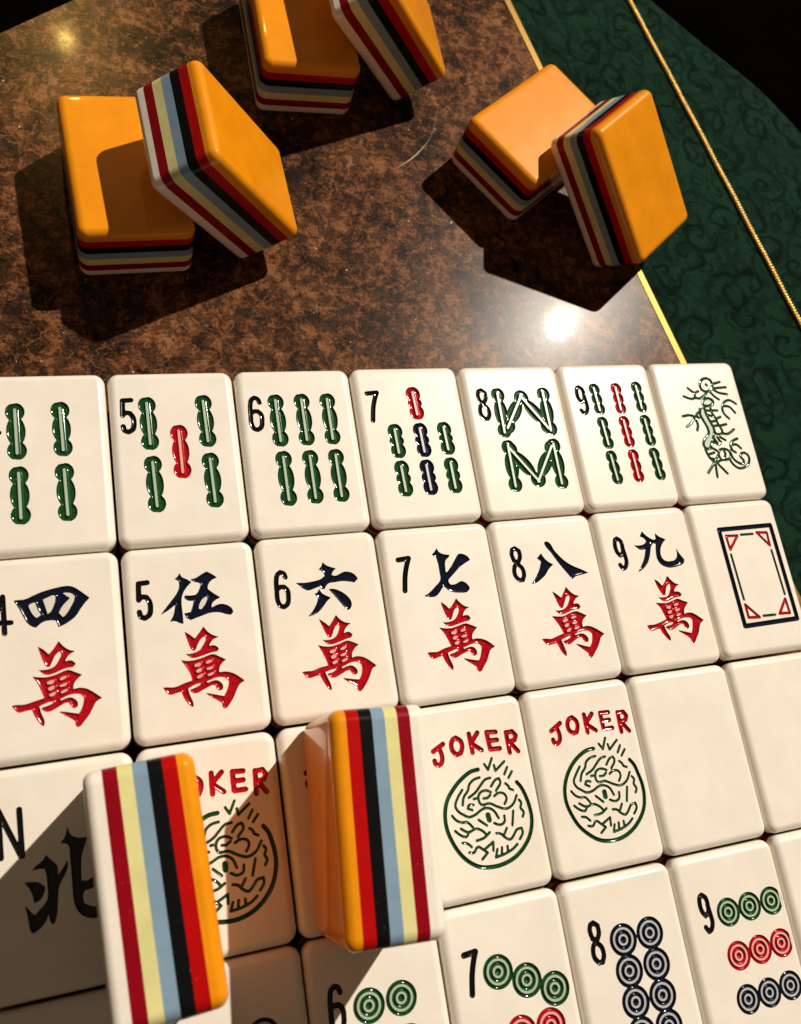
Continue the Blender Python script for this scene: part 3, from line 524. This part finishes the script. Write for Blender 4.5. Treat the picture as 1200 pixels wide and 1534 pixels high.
DESIGN_CACHE = {}
def design_meshes(key, glyphs):
    if key in DESIGN_CACHE: return DESIGN_CACHE[key]
    V, face, per = face_and_glyphs(glyphs)
    V = V + np.array((0, 0, TT))
    bV, bN, bF, n = band(side_rings('top', ZL[6], TT))
    fV, fF = compact(V, face)
    off = len(bV)
    faces = bF + [tuple(i + off for i in f) for f in fF]
    verts = np.vstack([bV, fV]); norms = np.vstack([bN, np.tile((0, 0, 1.0), (len(fV), 1))])
    me = bpy.data.meshes.new('ivory_face')
    me.from_pydata([tuple(v * MM) for v in verts], [], faces)
    me.materials.append(M['ivory'])
    me.polygons.foreach_set('use_smooth', [True] * len(me.polygons))
    me.update()
    me.normals_split_custom_set_from_vertices([tuple(x) for x in norms])
    parts = []
    for g, (pf, rf) in zip(glyphs, per):
        if not pf: continue
        gV, gF = compact(V, pf + rf)
        gm = bpy.data.meshes.new(g.name)
        gm.from_pydata([tuple(v * MM) for v in gV], [], gF)
        for m in PAINT[g.color]: gm.materials.append(m)
        gm.polygons.foreach_set('use_smooth', [True] * len(pf) + [False] * len(rf))
        gm.polygons.foreach_set('material_index', [0] * len(pf) + [1] * len(rf))
        gm.update()
        parts.append((g.name, gm))
    DESIGN_CACHE[key] = (me, parts)
    return DESIGN_CACHE[key]

def make_tile(label, key='blank', glyphs=(), group=None):
    t = tile_root(label, group)
    for i, (nm, _) in enumerate(LAYERS): link(nm, layer_mesh(i), t)
    fm, parts = design_meshes(key, list(glyphs))
    link('ivory_face', fm, t)
    for nm, gm in parts: link(nm, gm, t)
    return t

# ---- the designs themselves
def numeral(key):
    dg, (cx, cy, h) = NUMPOS[key]; N = NUM[dg]; k = h / N['h']
    sh = []
    for pts, mode in N['strokes']:
        p = [(cx + x * k, cy + y * k) for x, y in pts]
        p = p if mode == 2 else smooth_pts(p, mode == 1)
        sh.append(Stroke(p, N['w'] * k * 1.14, mode == 1))
    return Glyph('letter' if dg == 'N' else 'numeral', 'black', sh)

def character(name, color, off=(0, 0), seed=0):
    rg = np.random.default_rng(seed + 50); ph = rg.uniform(0, 6.28, 4); am = 0.09 if seed else 0.0
    wob = lambda P: [(x + am * math.sin(.8 * y + ph[0]) + .4 * am * math.sin(2.3 * y + ph[1]), y + am * math.sin(.75 * x + ph[2]) + .4 * am * math.sin(2.1 * x + ph[3])) for x, y in P]
    sh = []; isl = []
    for loops in CHAR[name]['polys']:
        L = [smooth_pts(wob([(x + off[0], y + off[1]) for x, y in l]), True) for l in loops]
        sh.append(Poly(L[:1])); isl += [Poly([l]) for l in L[1:]]
    return Glyph('character', color, sh, isl)

def stick(color, rad, ax, ay, bx, by):
    a, b = np.array((ax, ay)), np.array((bx, by)); L = np.linalg.norm(b - a); d = (b - a) / L; nrm = np.array((-d[1], d[0]))
    m = L / 2; hl = max(L / 2 - 0.72 * rad, 0.7 * rad)
    s = np.linspace(-rad, L + rad, 61)
    f = lambda c, l, e=2.0: np.maximum(0, 1 - np.abs((s - c) / l) ** e) ** (1 / e) * rad
    rad = rad * 1.04; r = 1.04 * np.maximum.reduce([f(0.15 * rad, 1.15 * rad), f(L - 0.15 * rad, 1.15 * rad), f(m, hl) * 0.98, np.where((s > 0) & (s < L), 0.6 * rad, 0)])
    up = [a + d * si + nrm * ri for si, ri in zip(s, r)]; dn = [a + d * si - nrm * ri for si, ri in zip(s, r)]
    return Glyph('bamboo_stick', color, [Poly([np.array(up + dn[::-1][1:-1])])], [Stroke([a - d * 0.15 * rad, b + d * 0.15 * rad], 0.31 * rad)])

def dot(color, rad, x, y):
    return Glyph('dot', color, [Disc((x, y), rad)], [Disc((x, y), 0.755 * rad, 0.61 * rad), Disc((x, y), 0.355 * rad, 0.22 * rad)])

def joker_design(seed=0):
    rg = np.random.default_rng(seed); ox, oy = rg.uniform(-.22, .22, 2); ph = rg.uniform(0, 6.28, 4)
    J = lambda P: [(x + ox + .06 * math.sin(.55 * y + ph[0]) + .02 * math.sin(1.9 * y + ph[1]), y + oy + .06 * math.sin(.6 * x + ph[2]) + .02 * math.sin(2.1 * x + ph[3])) for x, y in P]
    out = []
    for ch in 'JOKER':
        sh = [Stroke(J(p) if mode == 2 else smooth_pts(J(p), mode == 1), JOKER['lw'] * 1.12, mode == 1) for p, mode in JOKER['letters'][ch]]
        out.append(Glyph('letter', 'red', sh))
    out.append(Glyph('emblem_ring', 'green', [Stroke(smooth_pts(J(JOKER['ring']), False), JOKER['rw'] * 1.12)]))
    out.append(Glyph('dragon_emblem', 'green', [Stroke(smooth_pts(J(p), False, 80), JOKER['sw'] * (2.4 if i == 14 else 1.2)) for i, p in enumerate(JOKER['strokes']) if i != 15], depth=0.26))
    return out

def dragon_design():
    w = DRAGON['w'] * 1.3
    sh = [Stroke(smooth_pts(p, False, 100), w) for p in DRAGON['strokes']]
    sh += [Stroke(smooth_pts(DRAGON['eye'], True), w * 1.1, True), Stroke(DRAGON['pupil'], w * 1.1)]
    st = DRAGON['strokes']
    body = Poly([np.vstack([smooth_pts(st[8], False, 100), smooth_pts(st[9], False, 100)[::-1]])])
    eye = Poly([smooth_pts(DRAGON['eye'], True)]); knob = Poly([smooth_pts(st[7][:-1], True)])
    fills = [body, knob]
    return [Glyph('dragon_figure', 'green', sh + fills, [Inset(p, w * 0.55) for p in fills], depth=0.26)]

def soap_design():
    out = [Glyph('frame_line', 'navy', [Stroke(SOAP['frame'], SOAP['fw'] * 1.15, True)])]
    for t in SOAP['tris']: out.append(Glyph('corner_triangle', 'red', [Stroke(t, SOAP['tw'] * 1.3, True)], depth=0.26))
    for b in SOAP['bars']: out.append(Glyph('border_bar', 'green', [Stroke(b, SOAP['bw'] * 1.3)], depth=0.26))
    return out

# ------------------------------------------------------------------ the table (setting)
def sheet(name, outline, z, material, parent=None, drop=0.0, rnd=0.0, grid=0.0):
    """flat sheet with a rounded-over rim that drops away; outline counter-clockwise, mm"""
    P = np.array(outline, float); n = len(P)
    t = np.roll(P, -1, 0) - np.roll(P, 1, 0); t /= np.linalg.norm(t, axis=1)[:, None]
    nrm = np.c_[t[:, 1], -t[:, 0]]
    V = [(x, y, z) for x, y in P]; F = [tuple(range(n))]; NN = [(0, 0, 1)] * n
    rings = [(0.0, z, 0.0)] if rnd else [(0.0, z, 1.0)]
    for i in range(1, 7 if rnd else 1):
        a = math.pi / 2 * i / 6
        rings.append((rnd * math.sin(a), z - rnd * (1 - math.cos(a)), math.sin(a)))
    rings.append((rnd, z - rnd - drop, 1.0))
    for k, (d, zz, nh) in enumerate(rings):
        q = P + nrm * d; nb = len(V)
        V += [(x, y, zz) for x, y in q]
        NN += [(u * nh, w * nh, math.sqrt(max(0, 1 - nh * nh))) for u, w in nrm]
        if k:
            for i in range(n):
                j = (i + 1) % n
                F.append((nb - n + i, nb + i, nb + j, nb - n + j))
    return mesh_obj(name, [(x * MM, y * MM, c * MM) for x, y, c in V], F, [material], parent, NN)

G0, G1 = np.array((63.27, 156.55)), np.array((86.59, 52.10))
gd = (G1 - G0) / np.linalg.norm(G1 - G0); gn = np.array((-gd[1], gd[0]))      # gn points to the cloth side
gl = lambda s, off: tuple(G0 + gd * s + gn * off)
S0, S1 = -52.0, 420.0
brown = [gl(S0, -1.1), (-10.0, 166.4), (-44.65, 141.0), (-59.8, 129.9), (-150, 64.0), (-215, 10.0), (-250, -50), (-262, -120), (-240, -200), (-160, -262), gl(S1, -1.1)]
top = sheet('tabletop', brown, 0.0, M_LAM, None, 24)
top['kind'] = 'structure'
top['label'] = 'polished brown stone-patterned tabletop under the tiles'
strip = sheet('brass_strip', [gl(S0, -0.72), gl(S1, -0.72), gl(S1, 0.72), gl(S0, 0.72)], 0.02, M_BRASS, top, 1.0, 0.42)
strip['label'] = 'thin brass inlay strip between brown top and green cloth'
outer = [(105.6, 162.7), (120.9, 147.1), (134.8, 133.6), (145.4, 117.6), (153, 100), (159, 80), (164, 55), (169, 25), (175, -15), (184, -65), (194, -125), (204, -190), (212, -250)]
outer = [tuple(p) for p in smooth_pts(outer, False, 90, 4)]
cl = [gl(S0 + 1, 1.1), gl(S1, 1.1)] + outer[::-1] + [(90, 177), (72, 193), (60, 203)]
cl = [np.array(p) for p in cl]
cloth = sheet('cloth_border', [tuple(p) for p in cl], -0.02, M_DAM, top, 26, 9)
cloth['label'] = 'dark green damask cloth border of the table'

# twisted gold cord along the cloth
c0, c1 = np.array((101.16, 162.01)), np.array((125.04, 60.0))
cd = (c1 - c0) / np.linalg.norm(c1 - c0); cn = np.array((-cd[1], cd[0]))
def cord():
    V, F = [], []
    s0, s1, pitch, off, tr, ns = -6.0, 300.0, 1.6, 0.33, 0.44, 6
    steps = int((s1 - s0) / pitch * 12)
    for st in range(2):
        base = len(V)
        for i in range(steps + 1):
            s = s0 + (s1 - s0) * i / steps; a = 2 * math.pi * s / pitch + math.pi * st
            wob = 0.12 * math.sin(s * 0.045) + 0.06 * math.sin(s * 0.31)
            cx = wob + off * math.cos(a); cz = 0.45 + 0.8 * off * math.sin(a)
            for k in range(ns):
                b = 2 * math.pi * k / ns
                p = c0 + cd * s + cn * (cx + tr * math.cos(b))
                V.append((p[0] * MM, p[1] * MM, (cz + tr * math.sin(b)) * MM))
            if i:
                for k in range(ns):
                    q, w = base + (i - 1) * ns, base + i * ns
                    F.append((q + k, q + (k + 1) % ns, w + (k + 1) % ns, w + k))
    return V, F
V, F = cord()
co = mesh_obj('gold_cord', V, F, [M_CORD], cloth)
co['label'] = 'twisted gold cord stitched along the green cloth'

fl = mesh_obj('floor', [(-4, -4, -0.72), (4, -4, -0.72), (4, 4, -0.72), (-4, 4, -0.72)], [(0, 1, 2, 3)], [M_FLOOR], None, smooth=False)
fl['kind'] = 'structure'

# ------------------------------------------------------------------ tiles laid face up in a grid
rnd = random.Random(7)
def place(t, c, r):
    x, y = (c + 0.5 - 3) * PW, 2 * 22.0 - (r + 0.5) * PH
    t.location = ((x + rnd.uniform(-.07, .07)) * MM, (y + rnd.uniform(-.09, .09)) * MM, 0.03 * MM)
    t.rotation_euler = (rnd.uniform(-.0009, .0009), rnd.uniform(-.0012, .0012), R(rnd.uniform(-.18, .18)))

BAM = ['four of bamboo tile with four green sticks, at the end of its row', 'five of bamboo tile with one red stick among four green ones',
       'six of bamboo tile with two rows of three green sticks', 'seven of bamboo tile with one red stick above green and navy ones',
       'eight of bamboo tile with green sticks forming W and M shapes', 'nine of bamboo tile with red middle column between green sticks']
for c in range(6):
    k = '%d,0' % c
    place(make_tile(BAM[c], k, [numeral(k)] + [stick(*s) for s in STICKS[k]]), c, 0)
place(make_tile('green dragon tile with a thin engraved green dragon figure', 'dragon', dragon_design()), 6, 0)

CRAK = ['si', 'wu', 'liu', 'qi', 'ba', 'jiu']
WORD = ['four', 'five', 'six', 'seven', 'eight', 'nine']
for c in range(6):
    k = '%d,1' % c
    place(make_tile('%s of characters tile, navy character above red character, numeral %d' % (WORD[c], c + 4), k,
                    [numeral(k), character(CRAK[c], 'ink'), character('wan', 'red', WAN[k], c)]), c, 1)
place(make_tile('white dragon tile with navy rectangular frame and red corner triangles', 'soap', soap_design()), 6, 1)

place(make_tile('north wind tile with letter N and a large black character', 'north', [numeral('0,2'), character('bei', 'black')]), 0, 2)
JL = ['joker tile beside the north wind tile, half behind a striped tile on edge', 'joker tile almost covered by a tile standing on edge',
      'joker tile below the seven of characters, beside the striped upright tile', 'joker tile below the eight of characters, next to a blank tile']
for c in range(1, 5):
    place(make_tile(JL[c - 1], 'joker%d' % c, joker_design(c)), c, 2)
place(make_tile('blank ivory tile below the nine of characters'), 5, 2)
place(make_tile('blank ivory tile below the white dragon tile'), 6, 2)

DOTL = ['five of dots tile below the half hidden joker, mostly in shadow', 'six of dots tile with green dots, below the covered joker',
        'seven of dots tile with three slanting green dots above red ones', 'eight of dots tile with two columns of navy dots', 'nine of dots tile with green, red and navy rows of dots']
place(make_tile('blank looking tile below the north wind tile, in shadow'), 0, 3)
NUMPOS['1,3'][1][1] -= 1.3
for c in range(1, 6):
    k = '%d,3' % c
    place(make_tile(DOTL[c - 1], k, [numeral(k)] + [dot(*d) for d in DOTS[k]]), c, 3)
place(make_tile('blank ivory tile beside the nine of dots tile'), 6, 3)

# ------------------------------------------------------------------ loose tiles showing orange backs and striped sides
LOOSE = {
    'A': 'orange backed tile lying face down under a leaning tile, nearest the yellow lamp glint',
    'B': 'striped tile leaning on the face down tile that is nearest the yellow lamp glint',
    'C': 'orange backed face down tile under a leaning tile, farthest from the laid-out rows',
    'D': 'striped tile leaning on the face down tile farthest from the laid-out rows',
    'E': 'orange backed tile lying face down across the brass strip, turned at an angle',
    'F': 'striped orange tile leaning over the brass strip beside the green cloth',
    'G': 'striped tile standing on edge over the north wind tile and first joker',
    'H': 'striped tile standing on edge over two jokers, orange back reflecting tiles',
}
NUDGE = {'B': (-0.95, 0, -0.42), 'D': (-0.95, 0, -0.42), 'F': (-0.4, 0.5, -0.42), 'G': (0, 0, 0.03), 'H': (0, 0, 0.03)}
for n, lab in LOOSE.items():
    t = make_tile(lab, group='loose striped tiles with orange backs')
    p = POSE[n]; d = NUDGE.get(n, (0, 0, 0.03))
    m3 = Matrix([list(r) for r in p['R']])
    t.matrix_world = Matrix.Translation([(p['o'][i] + d[i]) * MM for i in range(3)]) @ m3.to_4x4()

# pale fibre lying on the tabletop
hp = smooth_pts([(36.68, 119.05), (33.51, 111.06), (28.25, 105.02), (23.55, 101.57)], False, 90, 8)
V, F = [], []
for i, p in enumerate(hp):
    q = hp[min(i + 1, len(hp) - 1)] - hp[max(i - 1, 0)]; q /= np.linalg.norm(q); nn = np.array((-q[1], q[0]))
    w = 0.04 + 0.15 * max(0, math.sin(math.pi * min(1, max(0, (i - 10) / 14))))
    for k in range(5):
        b = 2 * math.pi * k / 5
        V.append(((p[0] + nn[0] * w * math.cos(b)) * MM, (p[1] + nn[1] * w * math.cos(b)) * MM, (0.07 + 0.08 * math.sin(b)) * MM))
    if i:
        for k in range(5): F.append(((i-1)*5+k, (i-1)*5+(k+1) % 5, i*5+(k+1) % 5, i*5+k))
th = mesh_obj('thread', V, F, [M_THREAD])
th['label'] = 'thin pale curved fibre lying on the brown tabletop'; th['category'] = 'thread'
